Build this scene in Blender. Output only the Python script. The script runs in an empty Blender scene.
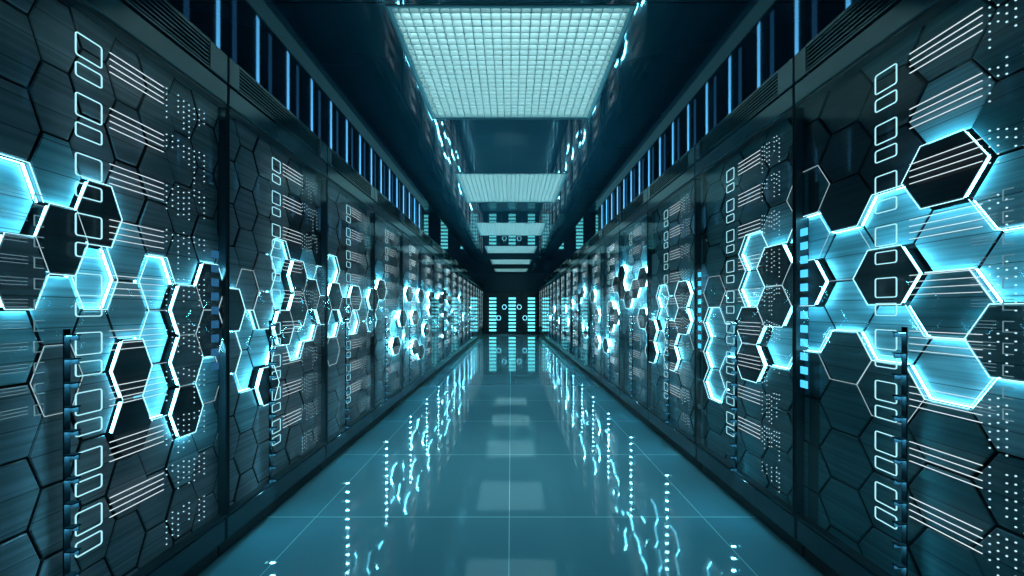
import bpy, math, random
random.seed(7)
S = bpy.context.scene
COL = S.collection
F, VX, VY, CAMH = 435.0, 511.0, 310.0, 1.22     # focal length (px), vanishing point, eye height
RX = 0.03; HX = 1.422                          # doors sit back from the plinth line
HW = 1.4                                        # half width of the aisle
RW = 1.15                                       # rack width
D0 = 0.99                                       # near edge of the first rack
NR = 18
ZC = 3.10                                       # ceiling height
DOOR0, DOOR1, RTOP = 0.21, 2.22, 2.47
LX_GLASS = 0.037

# ------------------------------------------------------------------ helpers
class MB:
    def __init__(s): s.v=[]; s.f=[]; s.m=[]
    def face(s, pts, m=0):
        i=len(s.v); s.v+= [tuple(p) for p in pts]; s.f.append(list(range(i,i+len(pts)))); s.m.append(m)
    def box(s, a, b, m=0):
        (x0,y0,z0),(x1,y1,z1)=a,b
        i=len(s.v)
        s.v+=[(x0,y0,z0),(x1,y0,z0),(x1,y1,z0),(x0,y1,z0),(x0,y0,z1),(x1,y0,z1),(x1,y1,z1),(x0,y1,z1)]
        for q in ((0,3,2,1),(4,5,6,7),(0,1,5,4),(1,2,6,5),(2,3,7,6),(3,0,4,7)):
            s.f.append([i+j for j in q]); s.m.append(m)
    def bbox(s, a, b, c=0.004, m=0):
        """box with chamfered edges"""
        lo=[min(a[i],b[i]) for i in range(3)]; hi=[max(a[i],b[i]) for i in range(3)]
        c=min(c, *[(hi[i]-lo[i])*0.45 for i in range(3)])
        P={}
        for sx in (0,1):
            for sy in (0,1):
                for sz in (0,1):
                    base=[(lo,hi)[t][i] for i,t in enumerate((sx,sy,sz))]
                    for ax in range(3):
                        q=list(base)
                        for o in range(3):
                            if o!=ax: q[o]+= c if (sx,sy,sz)[o]==0 else -c
                        P[(sx,sy,sz,ax)]=len(s.v); s.v.append(tuple(q))
        def F_(ids): s.f.append(ids); s.m.append(m)
        for ax in range(3):
            o=[i for i in range(3) if i!=ax]
            for t in (0,1):
                ids=[]
                for (u,w) in ((0,0),(1,0),(1,1),(0,1)):
                    k=[0,0,0]; k[ax]=t; k[o[0]]=u; k[o[1]]=w
                    ids.append(P[(*k,ax)])
                if (t==0) != (ax==1): ids.reverse()
                F_(ids)
        for ax in range(3):                       # edges running along ax
            o=[i for i in range(3) if i!=ax]
            for u in (0,1):
                for w in (0,1):
                    k0=[0,0,0]; k0[o[0]]=u; k0[o[1]]=w; k1=list(k0); k1[ax]=1
                    F_([P[(*k0,o[0])],P[(*k1,o[0])],P[(*k1,o[1])],P[(*k0,o[1])]])
        for sx in (0,1):
            for sy in (0,1):
                for sz in (0,1):
                    F_([P[(sx,sy,sz,0)],P[(sx,sy,sz,1)],P[(sx,sy,sz,2)]])
    def tube(s, p, q, r, m=0, n=6):
        """prism of n sides from p to q (3-D)"""
        d=[q[i]-p[i] for i in range(3)]; L=math.sqrt(sum(t*t for t in d))
        if L<1e-6: return
        d=[t/L for t in d]
        a=(1,0,0) if abs(d[0])<0.9 else (0,1,0)
        u=(d[1]*a[2]-d[2]*a[1], d[2]*a[0]-d[0]*a[2], d[0]*a[1]-d[1]*a[0]); l=math.sqrt(sum(t*t for t in u)); u=[t/l for t in u]
        w=(d[1]*u[2]-d[2]*u[1], d[2]*u[0]-d[0]*u[2], d[0]*u[1]-d[1]*u[0])
        i=len(s.v)
        for e in (p,q):
            for k in range(n):
                t=2*math.pi*(k+.5)/n
                s.v.append(tuple(e[j]+r*(math.cos(t)*u[j]+math.sin(t)*w[j]) for j in range(3)))
        for k in range(n):
            s.f.append([i+k,i+(k+1)%n,i+n+(k+1)%n,i+n+k]); s.m.append(m)
        s.f.append([i+k for k in range(n)][::-1]); s.m.append(m)
        s.f.append([i+n+k for k in range(n)]); s.m.append(m)
    def mesh(s, name, mats):
        me=bpy.data.meshes.new(name); me.from_pydata(s.v,[],s.f)
        for m in mats: me.materials.append(m)
        me.polygons.foreach_set('material_index', s.m)
        import bmesh
        bm=bmesh.new(); bm.from_mesh(me)
        bmesh.ops.recalc_face_normals(bm, faces=bm.faces); bm.to_mesh(me); bm.free()
        me.update(); return me
    def build(s, name, mats, parent=None):
        return link(name, s.mesh(name, mats if isinstance(mats,(list,tuple)) else [mats]), parent)

def link(name, data, parent=None):
    o=bpy.data.objects.new(name, data); COL.objects.link(o)
    if parent is not None: o.parent=parent
    return o
def thing(name, label, cat, loc=(0,0,0), rz=0, group=None):
    o=bpy.data.objects.new(name, None); COL.objects.link(o); o.location=loc; o.rotation_euler=(0,0,rz)
    o.empty_display_size=0.1
    o['label']=label; o['category']=cat
    if group: o['group']=group
    return o
def struct(o): o['kind']='structure'; return o

# ------------------------------------------------------------------ materials
def mat(name):
    m=bpy.data.materials.new(name); m.use_nodes=True; nt=m.node_tree; nt.nodes.clear()
    out=nt.nodes.new('ShaderNodeOutputMaterial'); return m,nt,out
def N(nt,t,**kw):
    n=nt.nodes.new('ShaderNode'+t)
    for k,v in kw.items():
        if k in n.inputs: n.inputs[k].default_value=v
        else: setattr(n,k,v)
    return n
def principled(name, col, rough=.4, ior=1.5, metal=0.0, noise=0.0, scale=(3,3,3)):
    m,nt,out=mat(name)
    b=N(nt,'BsdfPrincipled'); b.inputs['Base Color'].default_value=(*col,1); b.inputs['Roughness'].default_value=rough
    b.inputs['IOR'].default_value=ior; b.inputs['Metallic'].default_value=metal
    if noise:
        tc=N(nt,'TexCoord'); mp=N(nt,'Mapping'); mp.inputs['Scale'].default_value=scale
        nz=N(nt,'TexNoise'); nz.inputs['Scale'].default_value=1.0; nz.inputs['Detail'].default_value=4
        mr=N(nt,'MapRange'); mr.inputs['To Min'].default_value=1-noise; mr.inputs['To Max'].default_value=1+noise
        mx=N(nt,'VectorMath',operation='SCALE'); mx.inputs[0].default_value=col
        L=nt.links.new
        L(tc.outputs['Object'],mp.inputs['Vector']); L(mp.outputs[0],nz.inputs['Vector']); L(nz.outputs['Fac'],mr.inputs['Value'])
        L(mr.outputs[0],mx.inputs['Scale']); L(mx.outputs[0],b.inputs['Base Color'])
    nt.links.new(b.outputs[0],out.inputs[0]); return m
def emit(name, col, s, sample=True):
    m,nt,out=mat(name); e=N(nt,'Emission'); e.inputs[0].default_value=(*col,1); e.inputs[1].default_value=s
    nt.links.new(e.outputs[0],out.inputs[0])
    if not sample: m.cycles.emission_sampling='NONE'
    return m

def tile_material(name, c1, c2, rough=.35, band=None):
    """panel lacquer: streaked along the rack, fine level grooves, optional dark stile band with shade painted in"""
    m,nt,out=mat(name); L=nt.links.new
    tc=N(nt,'TexCoord'); sep=N(nt,'SeparateXYZ'); L(tc.outputs['Object'],sep.inputs[0])
    mp=N(nt,'Mapping'); mp.inputs['Scale'].default_value=(1,1.2,60); L(tc.outputs['Object'],mp.inputs[0])
    nz=N(nt,'TexNoise'); nz.inputs['Scale'].default_value=1.0; nz.inputs['Detail'].default_value=3; L(mp.outputs[0],nz.inputs['Vector'])
    mp2=N(nt,'Mapping'); mp2.inputs['Scale'].default_value=(1,2.2,1.3); L(tc.outputs['Object'],mp2.inputs[0])
    oi=N(nt,'ObjectInfo')
    nz2=N(nt,'TexNoise'); nz2.noise_dimensions='4D'; nz2.inputs['Scale'].default_value=1.0; L(mp2.outputs[0],nz2.inputs['Vector']); L(oi.outputs['Random'],nz2.inputs['W'])
    mr=N(nt,'MapRange'); mr.inputs['From Min'].default_value=.3; mr.inputs['From Max'].default_value=.7; L(nz2.outputs['Fac'],mr.inputs['Value'])
    mix=N(nt,'Mix',data_type='RGBA'); mix.inputs[6].default_value=(*c1,1); mix.inputs[7].default_value=(*c2,1); L(mr.outputs[0],mix.inputs[0])
    st=N(nt,'MapRange'); st.inputs['From Min'].default_value=.35; st.inputs['From Max'].default_value=.65
    st.inputs['To Min'].default_value=.72; st.inputs['To Max'].default_value=1.15; L(nz.outputs['Fac'],st.inputs['Value'])
    # thin dark level grooves every 97 mm
    pp=N(nt,'Math',operation='PINGPONG'); pp.inputs[1].default_value=.0485; L(sep.outputs['Z'],pp.inputs[0])
    gt=N(nt,'Math',operation='GREATER_THAN'); gt.inputs[1].default_value=.0018; L(pp.outputs[0],gt.inputs[0])
    g2=N(nt,'MapRange'); g2.inputs['To Min'].default_value=.35; L(gt.outputs[0],g2.inputs['Value'])
    mu=N(nt,'Math',operation='MULTIPLY'); L(st.outputs[0],mu.inputs[0]); L(g2.outputs[0],mu.inputs[1])
    last=mu
    if band:  # shade along the door edge, painted into the tile colour
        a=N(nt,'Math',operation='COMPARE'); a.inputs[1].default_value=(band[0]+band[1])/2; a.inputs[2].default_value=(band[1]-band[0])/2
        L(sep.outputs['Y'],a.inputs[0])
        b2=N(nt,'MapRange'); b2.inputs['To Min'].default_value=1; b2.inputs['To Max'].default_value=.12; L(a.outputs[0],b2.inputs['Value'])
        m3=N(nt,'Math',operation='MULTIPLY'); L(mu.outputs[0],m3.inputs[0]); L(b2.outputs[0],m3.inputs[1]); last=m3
    sc=N(nt,'VectorMath',operation='SCALE'); L(mix.outputs[2],sc.inputs[0]); L(last.outputs[0],sc.inputs['Scale'])
    b=N(nt,'BsdfPrincipled'); b.inputs['Roughness'].default_value=rough; L(sc.outputs[0],b.inputs['Base Color'])
    b.inputs['IOR'].default_value=1.4
    L(b.outputs[0],out.inputs[0]); return m

def glass_material():
    m,nt,out=mat('door_glass'); L=nt.links.new
    fr=N(nt,'Fresnel'); fr.inputs['IOR'].default_value=1.28
    tr=N(nt,'BsdfTransparent'); gl=N(nt,'BsdfGlossy'); gl.inputs['Roughness'].default_value=.03; gl.inputs['Color'].default_value=(.85,.95,1,1)
    ge=N(nt,'NewGeometry'); sb=N(nt,'Math',operation='SUBTRACT'); sb.inputs[0].default_value=1; L(ge.outputs['Backfacing'],sb.inputs[1])
    fm=N(nt,'Math',operation='MULTIPLY'); L(fr.outputs[0],fm.inputs[0]); L(sb.outputs[0],fm.inputs[1])   # one reflection per pane
    mx=N(nt,'MixShader'); L(fm.outputs[0],mx.inputs[0]); L(tr.outputs[0],mx.inputs[1]); L(gl.outputs[0],mx.inputs[2]); L(mx.outputs[0],out.inputs[0]); return m

def floor_material():
    m,nt,out=mat('floor_gloss_tile'); L=nt.links.new
    tc=N(nt,'TexCoord'); sep=N(nt,'SeparateXYZ'); L(tc.outputs['Object'],sep.inputs[0])
    def seam(axis, off, period, w):
        ad=N(nt,'Math',operation='ADD'); ad.inputs[1].default_value=-off+period*40; L(sep.outputs[axis],ad.inputs[0])
        pp=N(nt,'Math',operation='PINGPONG'); pp.inputs[1].default_value=period/2; L(ad.outputs[0],pp.inputs[0])
        lt=N(nt,'Math',operation='LESS_THAN'); lt.inputs[1].default_value=w; L(pp.outputs[0],lt.inputs[0]); return lt
    a=seam('X',-0.01,1.14,.0022); b_=seam('Y',2.564,1.105,.0035)
    mxm=N(nt,'Math',operation='MAXIMUM'); L(a.outputs[0],mxm.inputs[0]); L(b_.outputs[0],mxm.inputs[1])
    nz=N(nt,'TexNoise'); nz.inputs['Scale'].default_value=.9; nz.inputs['Detail'].default_value=2; L(tc.outputs['Object'],nz.inputs['Vector'])
    mr=N(nt,'MapRange'); mr.inputs['To Min'].default_value=.9; mr.inputs['To Max'].default_value=1.1; L(nz.outputs['Fac'],mr.inputs['Value'])
    sc=N(nt,'VectorMath',operation='SCALE'); sc.inputs[0].default_value=FLOORC; L(mr.outputs[0],sc.inputs['Scale'])
    mix=N(nt,'Mix',data_type='RGBA'); L(mxm.outputs[0],mix.inputs[0]); L(sc.outputs[0],mix.inputs[6]); mix.inputs[7].default_value=(.30,.72,.80,1)
    b=N(nt,'BsdfPrincipled'); L(mix.outputs[2],b.inputs['Base Color']); b.inputs['Roughness'].default_value=.04; b.inputs['IOR'].default_value=1.52
    L(b.outputs[0],out.inputs[0]); return m
def ceiling_material():
    m,nt,out=mat('ceiling_gloss_panel'); L=nt.links.new
    tc=N(nt,'TexCoord'); sep=N(nt,'SeparateXYZ'); L(tc.outputs['Object'],sep.inputs[0])
    ad=N(nt,'Math',operation='ADD'); ad.inputs[1].default_value=-2.66+1.67*20; L(sep.outputs['Y'],ad.inputs[0])
    pp=N(nt,'Math',operation='PINGPONG'); pp.inputs[1].default_value=1.67/2; L(ad.outputs[0],pp.inputs[0])
    lt=N(nt,'Math',operation='LESS_THAN'); lt.inputs[1].default_value=.004; L(pp.outputs[0],lt.inputs[0])
    mix=N(nt,'Mix',data_type='RGBA'); L(lt.outputs[0],mix.inputs[0]); mix.inputs[6].default_value=(.011,.050,.072,1); mix.inputs[7].default_value=(.001,.003,.005,1)
    b=N(nt,'BsdfPrincipled'); L(mix.outputs[2],b.inputs['Base Color']); b.inputs['Roughness'].default_value=.03; b.inputs['IOR'].default_value=1.65
    L(b.outputs[0],out.inputs[0]); return m

FLOORC=(.08,.26,.33)
M={}
M['floor']=floor_material(); M['ceil']=ceiling_material(); M['glass']=glass_material()
M['black']=principled('black_steel',(.006,.009,.012),.5)
m_,nt_,out_=mat('matt_black_flock'); b_=N(nt_,'BsdfDiffuse'); b_.inputs['Color'].default_value=(.006,.012,.016,1); nt_.links.new(b_.outputs[0],out_.inputs[0]); M['matt_black']=m_
M['frame']=principled('graphite_steel',(.012,.022,.03),.3,noise=.3)
M['fascia']=principled('blue_grey_gloss_steel',(.018,.06,.085),.12,1.7,noise=.2)
M['plinth']=principled('slate_gloss_steel',(.025,.05,.065),.18,1.6,noise=.2)
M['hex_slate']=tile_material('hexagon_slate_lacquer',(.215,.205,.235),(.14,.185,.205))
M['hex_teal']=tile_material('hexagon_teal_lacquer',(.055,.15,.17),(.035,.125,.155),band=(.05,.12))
M['hex_glow_pale']=tile_material('hexagon_glow_pale',(.25,.40,.45),(.20,.38,.44))  # tile copy made paler so the rim glow on it looks stronger
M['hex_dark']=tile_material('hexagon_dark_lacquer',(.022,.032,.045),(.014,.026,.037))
M['rim']=emit('hexagon_rim_light',(.13,.70,.95),32)
M['rim_far']=emit('hexagon_far_rim_light',(.13,.70,.95),150); M['rim_soft_far']=emit('hexagon_far_soft_rim_light',(.13,.70,.95),28)
M['end_rim']=emit('end_rim_light',(.20,.75,.95),3)
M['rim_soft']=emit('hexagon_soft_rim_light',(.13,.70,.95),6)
M['edge']=emit('edge_light_line',(.45,.9,1.0),1.9,False)
M['line']=emit('thin_rim_light',(.55,.85,.95),.75,False)
M['square']=emit('square_light',(.42,.88,1.0),1.1,False)
M['bar']=emit('bar_light',(.75,.93,1.0),.95,False)
M['faint']=emit('faint_light',(.40,.75,.9),.32,False)
M['bar_far']=emit('far_bar_light',(.70,.93,1.0),1.9,False); M['square_far']=emit('far_square_light',(.38,.88,1.0),2.2,False)
M['dot']=emit('dot_light',(.55,.9,1.0),1.1,False)
M['down']=emit('added_stripe_led',(.20,.75,1.0),110,True)  # for the added hooded lamps that make the floor stripes
M['stack']=emit('blue_stack_led',(.06,.50,.85),1.6,False)
M['stackdim']=emit('dim_stack_led',(.03,.16,.34),.7,False)
M['rowstrip']=emit('row_strip_led',(.07,.34,.66),9,False)
M['rowstripdim']=emit('row_strip_dim_led',(.04,.22,.5),1.2,False)
M['wall']=principled('navy_wall_panel',(.012,.05,.075),.35,noise=.2)
M['wallbase']=principled('wall_base_steel',(.10,.26,.31),.4)
M['plinthglow']=emit('row_plinth_added_glow',(.14,.55,.72),.5,False)  # added glow, the plinth itself is no lamp
M['ladder']=emit('teal_ladder_led',(.12,.72,.82),2,False)
M['diffuser']=emit('ceiling_diffuser',(.72,.97,1.0),12)
M['louvre']=principled('louvre_plastic',(.27,.40,.41),.45)
M['housing']=principled('fixture_housing',(.10,.17,.19),.5)

# ------------------------------------------------------------------ setting
mb=MB(); mb.box((-6.2,-1.6,-.06),(6.2,22.2,0)); struct(mb.build('floor',M['floor']))
LIGHTS=[(2.68,4.28),(5.98,7.60),(9.36,10.98),(12.75,14.4),(16.2,17.9),(19.75,21.4)]
LHW=.78
mb=MB()
def slab(x0,x1,y0,y1): mb.box((x0,y0,ZC),(x1,y1,ZC+.14))
slab(-6.2,-LHW,-1.6,22.2); slab(LHW,6.2,-1.6,22.2)
ys=-1.6
for a,b in LIGHTS: slab(-LHW,LHW,ys,a); ys=b
slab(-LHW,LHW,ys,22.2)
struct(mb.build('ceiling',M['ceil']))
mb=MB(); mb.box((-6.2,22.2,0),(6.2,22.34,ZC)); wb=struct(mb.build('wall_back',M['wall']))
WX=4.0
for sgn,nm in ((-1,'rack_row_slab_left'),(1,'rack_row_slab_right')):  # rack rows of the next aisles as plain slabs, only mirrored in the ceiling
    mb=MB(); mb.box((sgn*WX,-1.6,0),(sgn*(WX+.12),20.0,ZC)); w=struct(mb.build(nm,M['wall']))
    mb=MB(); mb.box((sgn*WX,-1.6,0),(sgn*(WX-.012),20.0,.30)); b=mb.build('glowing_plinth_band',M['plinthglow'],w); b['kind']='structure'  # plinth of that row, made to glow so its mirrored band shows
    for i in range(16):
        d=5.93-.93+.931*i+(.15 if sgn>0 else 0); dd=.31 if sgn<0 else -.40
        mb=MB()
        for j in range(34):                                   # stack of slanted LED dashes
            z=.36+.052*j
            mb.v+= [(sgn*(WX-.001),d-.03,z),(sgn*(WX-.014),d-.03,z),(sgn*(WX-.014),d+.03,z+.03),(sgn*(WX-.001),d+.03,z+.03),
                    (sgn*(WX-.001),d-.03,z+.038),(sgn*(WX-.014),d-.03,z+.038),(sgn*(WX-.014),d+.03,z+.068),(sgn*(WX-.001),d+.03,z+.068)]
            k=len(mb.v)-8
            for q in ((0,3,2,1),(4,5,6,7),(0,1,5,4),(1,2,6,5),(2,3,7,6),(3,0,4,7)): mb.f.append([k+t for t in q]); mb.m.append(0)
        o=mb.build('light_strip',M['rowstrip'],w); o['kind']='structure'
        mb=MB()
        for j in range(30): mb.box((sgn*(WX-.001),d+dd,.42+.058*j),(sgn*(WX-.010),d+dd+.09,.42+.058*j+.04))
        o=mb.build('light_strip',M['rowstripdim'],w); o['kind']='structure'

# ------------------------------------------------------------------ ceiling lights
ORD=['nearest','second','third','fourth','fifth','farthest']
def crate(W,Lh):
    mb=MB(); n=24; t=.005; h=.080
    for i in range(n+1):
        x=-W+2*W*i/n; tt=t if 0<i<n else .012
        x=max(-W+tt,min(W-tt,x)); mb.box((x-tt/2 if 0<i<n else x-tt,-Lh,0),(x+tt/2 if 0<i<n else x+tt,Lh,h))
    for i in range(n+1):
        y=-Lh+2*Lh*i/n; tt=t if 0<i<n else .012
        y=max(-Lh+tt,min(Lh-tt,y)); mb.box((-W,y-tt/2 if 0<i<n else y-tt,.002),(W,y+tt/2 if 0<i<n else y+tt,h-.002))
    return mb
for i,(a,b) in enumerate(LIGHTS):
    Lh=(b-a)/2-.012; W=LHW-.012
    t=thing('ceiling_light', {0:'large square ceiling light with a fine egg-crate grid, nearest and biggest in view',
        5:'farthest ceiling light, a thin bright bar close to the end wall'}.get(i, ORD[i]+' glowing gridded ceiling light counted from the nearest, above the aisle'),
        'ceiling light',(0,(a+b)/2,ZC),0,'gridded lights along the ceiling')
    crate(W,Lh).build('louvre_grid',M['louvre'],t)
    mb=MB(); mb.box((-W,-Lh,.085),(W,Lh,.095)); mb.build('diffuser',M['diffuser'],t)
    mb=MB(); o=.012
    mb.box((-W-o+.001,-Lh-o+.001,-.004),(-W,Lh+o-.001,.10)); mb.box((W,-Lh-o+.001,-.004),(W+o-.001,Lh+o-.001,.10))
    mb.box((-W,-Lh-o+.001,-.004),(W,-Lh,.10)); mb.box((-W,Lh,-.004),(W,Lh+o-.001,.10)); mb.box((-W-o+.001,-Lh-o+.001,.10),(W+o-.001,Lh+o-.001,.125))
    mb.build('housing',M['housing'],t)

# ------------------------------------------------------------------ hexagon lattice on the rack fronts
HR=.1075*HX/HW
def kx(side,k): return 635-8235/(k+13.3) if side<0 else 482+3242/(k+7.01)
def kd(side,k): return F*HX/abs(kx(side,k)-VX)
def zoff(side): return 0.0 if side<0 else .0185*HX/HW
def ok_par(side,k,n): return (k+n)%2==1 if side<0 else (k+n)%2==0
def px2hex(side,x,y):
    kf=8235/(635-x)-13.3 if side<0 else 3242/(x-482)-7.01
    best=None
    for k in range(int(kf)-2,int(kf)+3):
        xm=kx(side,k); dx=abs(xm-VX)
        for n in range(-11,12):
            if not ok_par(side,k,n): continue
            ym=VY-(zoff(side)+HR*n)/HX*dx
            pitch=abs(kx(side,k+1)-xm)
            q=((x-xm)/pitch)**2+((y-ym)/(HR/HX*dx*1.6))**2
            if best is None or q<best[0]: best=(q,k,n)
    return best[1],best[2]
PROUD={-1:[(98,215),(60,236),(15,278),(133,367),(133,425),(190,409),(190,359),(190,310),(234,310),(213,290),(213,332),
           (298.5,275),(298.5,308),(311,294),(285.8,321.5),(269.6,384),(334.5,295.5),(353.7,295.5),(345,312),(324,310),
           (370,302),(378,293.5),(392,348),(414.5,342),(412.5,324),(428.6,293),(434,302),(443.4,297),(440,303),
           (429.5,314),(424.3,325),(442.5,314),(447.7,322),(414.8,314),(408,300),(454,312),(454,320),(471,307),(466,318),(461,299),(457,325),(420,350),(404,322),(446,338),(437,320),(421,300),(450,300)],
        1:[(944,170),(889,273),(1015,345),(804,285),(777.5,267.5),(777.5,309),(753.7,329),(753.7,362),(651,334.7),(651,357),(672,362.6),
           (643,317),(629,304),(609.6,328),(614.5,317),(642.4,282),(634.7,294),(627,300),(620,295),(615.4,288),(623,277),
           (688,292),(688,315),(671,340),(594,300),(599,313),(598,336),(577,312),(565,308),(572,300),(555,310),(549,316),(585,290),(588,335),(580,302),(567,326),(605,345),(560,300),(611,304)]}
TRAY={-1:[(16,200),(252.8,331),(252.8,369),(269.6,347),(285.8,264),(285.8,293),(311,325),(298.5,340),(324,281),(334,270),(334.5,322),
          (354,318),(370,321),(392,330),(404,335),(164,285),(164,335),(164,380),(98,278),(436,312),(461,316)],
      1:[(944,240),(889,213),(889,328),(945,375),(841,256),(844,308),(808,320),(807,240),(752.5,260),(753.7,291),(777.5,351),(732.5,345),
         (715,357.5),(713,388),(713,328),(1015,270),(583.8,323),(664,330),(664,300),(560,322)]}
LINE={-1:[(213,290),(213,332),(213,372),(234,310),(234,352),(252,290),(269,310),(155,310),(60,350),(334,345)],
      1:[(713,296),(732,305),(842,365),(753.7,329),(753.7,362),(777,309),(944,305),(841,256),(697,300),(697,330),(805,205),(884,400)]}
level={}; lines=set()
for sd in (-1,1):
    for p in TRAY[sd]: level[(sd,)+px2hex(sd,*p)]=-1
    for p in PROUD[sd]: level[(sd,)+px2hex(sd,*p)]=1
    for p in LINE[sd]: lines.add((sd,)+px2hex(sd,*p))
DARK={-1:[(311,195),(311,235),(298.5,205),(298.5,240),(323,215),(323,250),(345,240),(345,270),(354,235)],
      1:[(842,145),(805,170),(884,150),(842,100),(805,120),(842,190),(884,110),(777,225)]}
PALE_GLOW={-1:[(133,290),(133,330),(155,270),(98,330),(60,300),(60,330),(164,410),(213,420),(213,385),(190,440),(16,335),(98,300),(252,400),(311,265),(133,260),(60,180)],
      1:[(1015,200),(944,130),(944,200),(1015,150),(889,240),(777,240),(884,300),(697,270),(664,320),(664,345),(660,370),(681,380),(1015,390),(842,280)]}  # tiles coloured paler where glow spreads from raised neighbours
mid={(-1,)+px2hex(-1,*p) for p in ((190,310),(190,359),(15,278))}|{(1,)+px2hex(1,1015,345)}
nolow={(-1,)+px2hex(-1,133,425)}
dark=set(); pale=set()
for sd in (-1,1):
    for L_,st_ in ((DARK,dark),(PALE_GLOW,pale)):
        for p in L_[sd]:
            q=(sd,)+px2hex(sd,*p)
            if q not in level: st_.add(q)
for (sd,k,n),lv in list(level.items()):          # far clusters: panels coloured paler around every raised one to widen its glow
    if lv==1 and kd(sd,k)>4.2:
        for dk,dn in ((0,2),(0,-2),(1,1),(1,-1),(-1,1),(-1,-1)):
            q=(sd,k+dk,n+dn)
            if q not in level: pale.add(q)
def hexpoly(side,k,n,gd=0.0,gz=0.0):
    """corners (d, z above eye) counter-clockwise from the near point"""
    z=zoff(side)+HR*n
    ds=[kd(side,k-2/3),kd(side,k-1/3),kd(side,k+1/3),kd(side,k+2/3)] if side<0 else [kd(side,k+2/3),kd(side,k+1/3),kd(side,k-1/3),kd(side,k-2/3)]
    # on the right wall k runs towards the camera the other way
    ds=sorted(ds)
    return [(ds[0]+gd,z),(ds[1]+gd*.5,z-HR+gz),(ds[2]-gd*.5,z-HR+gz),(ds[3]-gd,z),(ds[2]-gd*.5,z+HR-gz),(ds[1]+gd*.5,z+HR-gz)]
def nbr(side,k,n,e):
    """neighbour across edge e (corner e -> e+1)"""
    s=1 if side<0 else -1                      # step in k for larger d ... left: k grows with d
    s = 1 if kd(side,k+1)>kd(side,k) else -1
    return [(k-s,n-1),(k,n-2),(k+s,n-1),(k+s,n+1),(k,n+2),(k-s,n+1)][e]
def clip(poly,a,b,c,d):
    def cut(P,ax,val,keep_gt):
        R=[]
        for i in range(len(P)):
            p,q=P[i],P[(i+1)%len(P)]
            ip=(p[ax]>=val) if keep_gt else (p[ax]<=val); iq=(q[ax]>=val) if keep_gt else (q[ax]<=val)
            if ip: R.append(p)
            if ip!=iq:
                t=(val-p[ax])/(q[ax]-p[ax]); R.append((p[0]+t*(q[0]-p[0]),p[1]+t*(q[1]-p[1])))
        return R
    for ax,v,g in ((0,a,True),(0,b,False),(1,c,True),(1,d,False)):
        poly=cut(poly,ax,v,g)
        if len(poly)<3: return []
    out=[]
    for p in poly:
        if not out or abs(p[0]-out[-1][0])+abs(p[1]-out[-1][1])>1e-5: out.append(p)
    return out if len(out)>=3 else []
def clipseg(p,q,a,b,c,d):
    t0,t1=0.0,1.0
    for ax,lo,hi in ((0,a,b),(1,c,d)):
        dl=q[ax]-p[ax]
        if abs(dl)<1e-9:
            if p[ax]<lo or p[ax]>hi: return None
            continue
        u,v=(lo-p[ax])/dl,(hi-p[ax])/dl
        if u>v: u,v=v,u
        t0=max(t0,u); t1=min(t1,v)
    if t1-t0<1e-4: return None
    f=lambda t:(p[0]+t*(q[0]-p[0]),p[1]+t*(q[1]-p[1]))
    return f(t0),f(t1)
def area(P): return abs(sum(P[i][0]*P[(i+1)%len(P)][1]-P[(i+1)%len(P)][0]*P[i][1] for i in range(len(P))))/2
def prism(mb, P, lx0, lx1, cham, side, d0, d1, ms=0):
    """P in (d,z) -> bevelled prism in rack-local axes"""
    cx=sum(p[0] for p in P)/len(P); cz=sum(p[1] for p in P)/len(P)
    def loc(p,x): v=p[0]-d0 if side<0 else d1-p[0]; return (x,v,p[1]+CAMH)
    def shr(p,g):
        rx,rz=p[0]-cx,p[1]-cz; L=math.hypot(rx,rz) or 1; s=max(0.2,1-g*1.3/L); return (cx+rx*s,cz+rz*s)
    rings=[[loc(p,lx0) for p in P],[loc(p,lx1-cham) for p in P],[loc(shr(p,cham),lx1) for p in P]]
    i=len(mb.v); n=len(P)
    for r in rings: mb.v+=r
    for a in (0,1):
        for j in range(n):
            mb.f.append([i+a*n+j,i+a*n+(j+1)%n,i+(a+1)*n+(j+1)%n,i+(a+1)*n+j]); mb.m.append(ms if a==0 else 0)
    mb.f.append([i+2*n+j for j in range(n)]); mb.m.append(0)
    mb.f.append([i+j for j in range(n)][::-1]); mb.m.append(ms)

# ------------------------------------------------------------------ shared rack meshes
def ring(mb, lx, v0,v1,z0,z1, t, rad, m=0, th=.003):
    """rounded square outline"""
    def loop(v0,v1,z0,z1,r):
        P=[]
        for (cv,cz,a0) in ((v1-r,z1-r,0),(v0+r,z1-r,90),(v0+r,z0+r,180),(v1-r,z0+r,270)):
            for k in range(4):
                a=math.radians(a0+30*k); P.append((cv+r*math.cos(a),cz+r*math.sin(a)))
        return P
    A=loop(v0,v1,z0,z1,rad); B=loop(v0+t,v1-t,z0+t,z1-t,max(.001,rad-t)); n=len(A); i=len(mb.v)
    for x in (lx,lx-th):
        mb.v+=[(x,p[0],p[1]) for p in A]; mb.v+=[(x,p[0],p[1]) for p in B]
    for j in range(n):
        k=(j+1)%n
        for q in ((j,k,n+k,n+j),(2*n+j,3*n+j,3*n+k,2*n+k),(j,2*n+j,2*n+k,k),(n+j,n+k,3*n+k,3*n+j)):
            mb.f.append([i+t_ for t_ in q]); mb.m.append(m)
LXD=LX_GLASS-.003                        # the display lights sit on the back of the glass
PER=.194
def zt(i): return CAMH+.897-PER*i
SH={}
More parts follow.
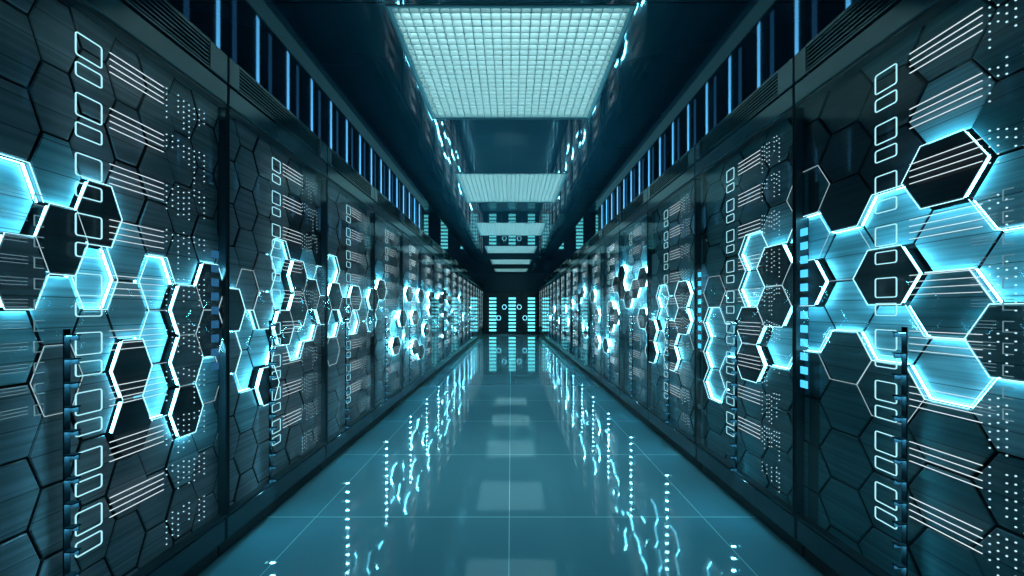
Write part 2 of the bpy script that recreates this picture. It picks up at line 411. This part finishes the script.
for sd in (-1,1):
    sv,lv,dv,hv=((.405,.497),(.525,.76),(.775,1.0),.372) if sd<0 else ((.47,.565),(.615,.85),(.87,1.03),.602)
    SH[sd]={'sq':[], 'bar':[]}
    for big in (0,1):
        mb=MB(); h=.075 if not big else .048
        ring(mb,LXD,sv[0],sv[1],-h,0,.0034,.009); SH[sd]['sq'].append(mb.mesh('square_light_frame',[M['square']]))
    mb=MB(); mb.box((LXD-.003,lv[0],-.0011),(LXD,lv[1],.0011)); SH[sd]['bar']=mb.mesh('light_bar',[M['bar']])
    mb=MB()
    for j in range(4): mb.box((LXD-.003,lv[0],-.0018-.0225*j),(LXD,lv[1],.0018-.0225*j))
    SH[sd]['bundle']=mb.mesh('light_bar_cluster',[M['bar_far']])
    rnd=random.Random(11+sd); mb=MB(); nc=8
    for i in range(10):
        for c in range(nc):
            if rnd.random()<.10: continue
            v=dv[0]+(dv[1]-dv[0])*c/(nc-1)*.96
            z=zt(i)+.03*rnd.random()-.01
            for q in range(rnd.randint(2,7)):
                r=.0024; zz=z-.0235*q
                if zz<DOOR0+.05 or zz>DOOR1-.03: continue
                k=len(mb.v)
                for x in (LXD,LXD-.003): mb.v+=[(x,v+r*math.cos(math.radians(60*t)),zz+r*math.sin(math.radians(60*t))) for t in range(6)]
                mb.f.append([k+t for t in range(6)]); mb.m.append(0); mb.f.append([k+6+t for t in range(6)][::-1]); mb.m.append(0)
                for t in range(6): mb.f.append([k+t,k+6+t,k+6+(t+1)%6,k+(t+1)%6]); mb.m.append(0)
    SH[sd]['dots']=mb.mesh('dot_matrix_display',[M['dot']])
    # LED column as added hooded lamps, shaped to show only mirrored in the floor
    mb=MB()
    for j in range(13):
        z=.24+.075*j; p=LX_GLASS+.004
        mb.box((p,hv-.013,z),(p+.031,hv+.013,z+.004),0)                       # hood
        ya,yb=(hv+.008,hv+.010) if sd<0 else (hv-.010,hv-.008)
        mb.box((p,ya,z-.016),(p+.028,yb,z),0)
        mb.face([(p,hv-.009,z-.0003),(p+.026,hv-.009,z-.0003),(p+.026,hv+.009,z-.0003),(p,hv+.009,z-.0003)],1)   # lamp up inside the hood
    mb.box((LX_GLASS,hv-.010,.21),(LX_GLASS+.004,hv+.010,1.16),0)
    SH[sd]['down']=mb.mesh('added_stripe_lamps',[M['matt_black'],M['down']])
    # everything small as one display for the far racks
    mb=MB()
    for i in range(9):
        ring(mb,LXD,sv[0]-.01,sv[1]+.01,zt(i)-.078,zt(i),.010,.014,0); ring(mb,LXD,sv[0]-.01,sv[1]+.01,zt(i)-.145,zt(i)-.095,.010,.012,0)
        for j in range(4): mb.box((LXD-.003,lv[0],zt(i)-.0045-.0225*j),(LXD,lv[1],zt(i)+.0005-.0225*j),1)
        for c in range(5):
            for q in range(4):
                if rnd.random()<.6: mb.box((LXD-.003,dv[0]+.05*c,zt(i)-.028*q-.008),(LXD,dv[0]+.05*c+.012,zt(i)-.028*q),1)
    SH[sd]['far']=mb.mesh('light_display',[M['square_far'],M['bar_far']])
g=.004
def shared():
    mb=MB(); mb.bbox((-.52,g,.06),(-.058,RW-g,RTOP),.006); body=mb.mesh('cabinet_body',[M['frame']])
    mb=MB(); mb.bbox((-.52,g,.0),(-.008,RW-g,.075),.004,0); toe=mb.mesh('toe_kick',[M['black']])
    mb=MB(); mb.bbox((-.06,g,.085),(RX,RW-g,DOOR0-.008),.008,0); pl=mb.mesh('plinth',[M['plinth']])
    mb=MB(); mb.bbox((-.06,g,DOOR1+.006),(RX+.010,RW-g,2.325),.006); fa=mb.mesh('fascia',[M['fascia']])
    mb=MB(); a,b=.09,RW-.13; z0,z1=2.335,RTOP
    mb.bbox((-.06,g,z0),(RX+.010,a,z1),.004,0); mb.bbox((-.06,b,z0),(RX+.010,RW-g,z1),.004,0)
    mb.box((-.06,a,z1-.014),(RX+.010,b,z1),0); mb.box((-.06,a,z0),(RX+.010,b,z0+.008),0)
    mb.box((-.05,a,z0+.008),(RX-.035,b,z1-.014),1)
    for j in range(6):
        z=z0+.0175+.0185*j
        mb.box((RX-.02,a,z),(RX+.006,b,z+.0055),0)
    vg=mb.mesh('vent_grille',[M['fascia'],M['black']])
    mb=MB(); w=.010
    mb.bbox((-.05,g,DOOR0),(LX_GLASS+.002,g+w,DOOR1),.003); mb.bbox((-.05,RW-g-w,DOOR0),(LX_GLASS+.002,RW-g,DOOR1),.003)
    mb.box((-.05,g+w,DOOR0),(LX_GLASS+.002,RW-g-w,DOOR0+w)); mb.box((-.05,g+w,DOOR1-w),(LX_GLASS+.002,RW-g-w,DOOR1))
    fr=mb.mesh('door_frame',[M['frame']])
    mb=MB(); mb.box((LX_GLASS-.002,g+w,DOOR0+w),(LX_GLASS,RW-g-w,DOOR1-w)); gl=mb.mesh('glass_pane',[M['glass']])
    mb=MB(); mb.bbox((RX-.001,RW*.5-.012,.165),(RX+.007,RW*.5+.012,.178),.003); lk=mb.mesh('plinth_latch',[M['plinth']])
    return dict(cabinet_body=body,toe_kick=toe,plinth=pl,fascia=fa,vent_grille=vg,door_frame=fr,glass_pane=gl)
SHR=shared()

NUM=['first','second','third','fourth','fifth','sixth','seventh','eighth','ninth','tenth','eleventh','twelfth','thirteenth','fourteenth','fifteenth','sixteenth','seventeenth','last']
LAB={(-1,0):'nearest dark server rack in the left row, glowing cyan hexagons around one dark raised hexagon',
     (1,0):'nearest dark server rack in the right row, big dark hexagons edged in white cyan light',
     (-1,1):'second server rack of the left row, one fully bright cyan hexagon beside its square lights',
     (1,1):'second server rack of the right row, one fully bright cyan hexagon and black hexagons',
     (-1,17):'last server rack of the left row, against the end wall',
     (1,17):'last server rack of the right row, against the end wall'}
KR={-1:range(-3,43),1:range(-2,54)}
def rack(side,i):
    d0=D0+RW*i; d1=d0+RW
    lab=LAB.get((side,i)) or '%s server rack from the camera in the %s row, cyan lit glass door'%(NUM[i],'left' if side<0 else 'right')
    t=thing('server_rack',lab,'server rack',(side*(HW+RX),d0 if side<0 else d1,0),0 if side<0 else math.pi,'server racks lining the '+('left' if side<0 else 'right')+' side of the aisle')
    for nm,me in SHR.items(): link(nm,me,t)
    # hexagon panels
    a,b,c,d=d0+g+.011,d1-g-.011,DOOR0-CAMH+.011,DOOR1-CAMH-.011
    lump=MB(); merged=i>=6
    sc=min(3.2,1+.28*(max(0,d0-1.0)))
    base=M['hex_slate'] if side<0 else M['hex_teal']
    rims_all=None
    for k in KR[side]:
        ds=sorted((kd(side,k-2/3),kd(side,k+2/3)))
        if ds[1]<a or ds[0]>b or ds[0]<0: continue
        pitch=ds[1]-ds[0]
        for n in range(-11,12):
            if not ok_par(side,k,n): continue
            lv=level.get((side,k,n),0)
            P=clip(hexpoly(side,k,n,.0048*min(sc,2),.0038),a,b,c,d)
            if not P or area(P)<1.5e-4: continue
            rnd=random.Random(k*131+n*7+side)
            top={-1:-.022*min(sc,1.25),0:rnd.uniform(-.004,.004),1:.021*min(sc,1.3)}[lv]
            m=M['hex_dark'] if lv==1 and (side,k,n) not in mid else M['hex_glow_pale'] if lv==-1 or (side,k,n) in pale else M['hex_dark'] if (side,k,n) in dark else base
            if merged and lv==0 and (side,k,n) not in pale: prism(lump,P,-.070,top,.003,side,d0,d1,1); continue
            mb=MB()
            if lv==1:
                prism(mb,P,top*.8,top,.003,side,d0,d1,1)                       # overhanging face plate
                Q=clip(hexpoly(side,k,n,.018*min(sc,2),.0125),a,b,c,d)
                if Q: prism(mb,Q,-.070,top*.8+.001,.0005,side,d0,d1,1)          # stem behind it
            else: prism(mb,P,-.070,top,.003,side,d0,d1,1)
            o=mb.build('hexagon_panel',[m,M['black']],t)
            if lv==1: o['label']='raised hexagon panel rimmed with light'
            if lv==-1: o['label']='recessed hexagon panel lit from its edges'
            kinds=[]
            for e in range(6):
                q=nbr(side,k,n,e); lq=level.get((side,)+q,0)
                lit = (lv==1 and lq<=0) or (lv==-1 and lq==0)
                tl  = (not lit) and (side,k,n) in lines and not (lq==1 and lv<=0) and not (lq==0 and lv==-1)
                tl = tl or (lv==1 and lq==1 and e<3 and i<4)
                kinds.append('lit' if lit else 'thin' if tl else None)
            H=hexpoly(side,k,n,.0016*min(sc,2),.0012)
            B=hexpoly(side,k,n,.0125*min(sc,2),.0085) if lv==1 else hexpoly(side,k,n,.0045*min(sc,2),.0036)
            def L3(p,lx): return (lx,(p[0]-d0) if side<0 else (d1-p[0]),p[1]+CAMH)
            if (side,k,n) in nolow: kinds=[None if e<3 and x_=='lit' else x_ for e,x_ in enumerate(kinds)]
            # consecutive lit edges make one strip of light
            def runs(kind):
                if all(x==kind for x in kinds): return [list(range(6))]
                R_=[]
                for e in range(6):
                    if kinds[e]==kind and kinds[e-1]!=kind:
                        r=[e]
                        while kinds[(r[-1]+1)%6]==kind: r.append((r[-1]+1)%6)
                        R_.append(r)
                return R_
            for kind in ('lit','thin'):
                for r in runs(kind):
                    groups=[[]]
                    for e in r:
                        sg=clipseg(H[e],H[(e+1)%6],a+.002,b-.002,c+.002,d-.002)
                        if sg: groups[-1].append((e,sg))
                        elif groups[-1]: groups.append([])
                    for gp in groups:
                        if not gp: continue
                        band=MB(); edge=MB(); soft=MB()
                        for e,sg in gp:
                            rr=(.0014 if kind=='lit' else .0011)*min(sc,2.0)
                            lx=top-rr*.5 if lv==1 else .004
                            edge.tube(L3(sg[0],lx),L3(sg[1],lx),rr)
                            if kind=='lit':
                                sb=clipseg(B[e],B[(e+1)%6],a+.002,b-.002,c+.002,d-.002)
                                if not sb: continue
                                x0,x1=(.0005,top*.8) if lv==1 else (top+.001,top*.5)
                                off=.0015
                                p,q=sb
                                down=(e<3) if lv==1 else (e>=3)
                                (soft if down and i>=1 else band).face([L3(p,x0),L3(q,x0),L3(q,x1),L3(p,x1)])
                        for bb,mm in ((band,'rim'),(soft,'rim_soft')):
                            if bb.f: bb.build('glowing_rim',M[mm+('_far' if i>=3 else '')],o)
                        edge.build('thin_light_line',M['edge'] if kind=='lit' else M['line'],o)
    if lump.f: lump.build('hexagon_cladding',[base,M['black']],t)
    for (k,n) in [(x[1],x[2]) for x in lines if x[0]==side and level.get(x,0)==0]: pass
    # displays behind the glass
    sh=SH[side]
    if i<7:
        for j in range(9):
            for q,me in enumerate(sh['sq']):
                o=link('square_light_frame',me,t); o.location=(0,0,zt(j)-(0 if q==0 else .095))
            if i<4:
                for l in range(4): o=link('light_bar',sh['bar'],t); o.location=(0,0,zt(j)-.0225*l)
            else:
                o=link('light_bar_cluster',sh['bundle'],t); o.location=(0,0,zt(j))
        link('dot_matrix_display',sh['dots'],t)
    else: link('light_display',sh['far'],t)
    if i==0:
        mb=MB(); v0=.285 if side<0 else .905; t_=.0012; x0,x1=LXD-.002,LXD
        for j in range(11):
            z=CAMH+.34-.062*j
            mb.box((x0,v0,z-t_),(x1,v0+.026,z+t_)); mb.box((x0,v0,z-.030-t_),(x1,v0+.026,z-.030+t_)); mb.box((x0,v0-t_,z-.030-t_),(x1,v0+t_,z+t_))
            for l in range(3): mb.box((x0,v0-.085,z-.010*l-.0008),(x1,v0-.018,z-.010*l+.0008))
        mb.build('bracket_light_column',M['faint'],t)
    if i<14: link('added_stripe_lamps',sh['down'],t)
    if (side,i) in ((1,0),(1,1),(-1,0)):
        z0,z1=(.39,-.36) if (side,i)==(1,0) else (.28,-.26); vv=.065 if side>0 else 1.065
        z=z0
        while z>z1:
            mb=MB(); mb.bbox((LXD-.004,vv-.026,CAMH+z-.036),(LXD,vv+.026,CAMH+z),.004)
            mb.build('stacked_light_block',M['stack'] if side>0 else M['stackdim'],t); z-=.066
    return t
for i in range(NR):
    rack(-1,i); rack(1,i)

# ------------------------------------------------------------------ end of the aisle
YE=21.95
def ladder(xc,parent,x0=0):
    for j in range(10):
        mb=MB(); z=.15+.178*j
        mb.bbox((xc-.18-x0,-.02,z),(xc+.18-x0,.0,z+.095),.01); yield mb
def small_hex(parent,x,z):
    mb=MB(); P=[(x+.11*math.cos(math.radians(60*a)),z+.12*math.sin(math.radians(60*a))) for a in range(6)]
    n=6;i=0
    mb.v=[(p[0],.0,p[1]) for p in P]+[(p[0],-.05,p[1]) for p in P]
    mb.f=[list(range(6)),list(range(11,5,-1))]+[[j,(j+1)%6,6+(j+1)%6,6+j] for j in range(6)]; mb.m=[0]*8
    o=mb.build('hexagon_panel',M['hex_dark'],parent); o['label']='dark raised hexagon panel'
    rm=MB()
    for a in range(6): p,q=P[a],P[(a+1)%6]; rm.tube((p[0],-.045,p[1]),(q[0],-.045,q[1]),.010)
    rm.build('glowing_rim',M['end_rim'],o)
for nm,xc,w0,w1,hx in (('left',-.92,-1.36,-.475,[(-.62,.82)]),('middle',.06,-.474,.554,[(-.335,1.37),(.415,1.37)]),('right',1.03,.555,1.36,[(.70,.82)])):
    t=thing('end_cabinet',{'left':'left cabinet of the three across the end wall, a ladder of teal bars','middle':'middle cabinet of the three across the end wall, between two dark glowing hexagons',
        'right':'right cabinet of the three across the end wall, a ladder of teal bars'}[nm],'cabinet',(xc,YE,0),0,'cabinets across the end of the aisle')
    mb=MB(); mb.bbox((w0-xc+.01,0,0),(w1-xc-.01,.22,2.09),.01); mb.build('cabinet_body',M['frame'],t)
    for mb in ladder(0,t): mb.build('light_bar',M['ladder'],t)
    for (x,z) in hx: small_hex(t,x-xc,z)
for xc in (-5.4,-4.4,-3.4,-2.4,2.5,3.5,4.5,5.5):
    for j in range(10):
        mb=MB(); z=.15+.178*j; mb.bbox((xc-.18,22.18,z),(xc+.18,22.2,z+.095),.01)
        o=mb.build('light_bar',M['ladder'],wb); o['kind']='structure'

# ------------------------------------------------------------------ world, camera, output
w=bpy.data.worlds.new('World'); S.world=w; w.use_nodes=True
w.node_tree.nodes['Background'].inputs[0].default_value=(.10,.42,.55,1); w.node_tree.nodes['Background'].inputs[1].default_value=.25
cam=bpy.data.cameras.new('Camera'); co=bpy.data.objects.new('Camera',cam); COL.objects.link(co)
co.location=(0,0,CAMH); co.rotation_euler=(math.radians(90),0,0)
cam.sensor_width=36; cam.lens=36*F/1024; cam.shift_x=(512-VX)/1024; cam.shift_y=(VY-288)/1024; cam.clip_start=.05
S.camera=co
vs=S.view_settings; S.display_settings.display_device='sRGB'; vs.view_transform='Standard'; vs.look='None'; vs.exposure=0; vs.gamma=1; vs.use_curve_mapping=False
c=S.cycles; c.use_denoising=True; c.denoiser='OPENIMAGEDENOISE'
c.max_bounces=8; c.glossy_bounces=4; c.diffuse_bounces=3; c.transparent_max_bounces=12; c.sample_clamp_indirect=4; c.blur_glossy=.3
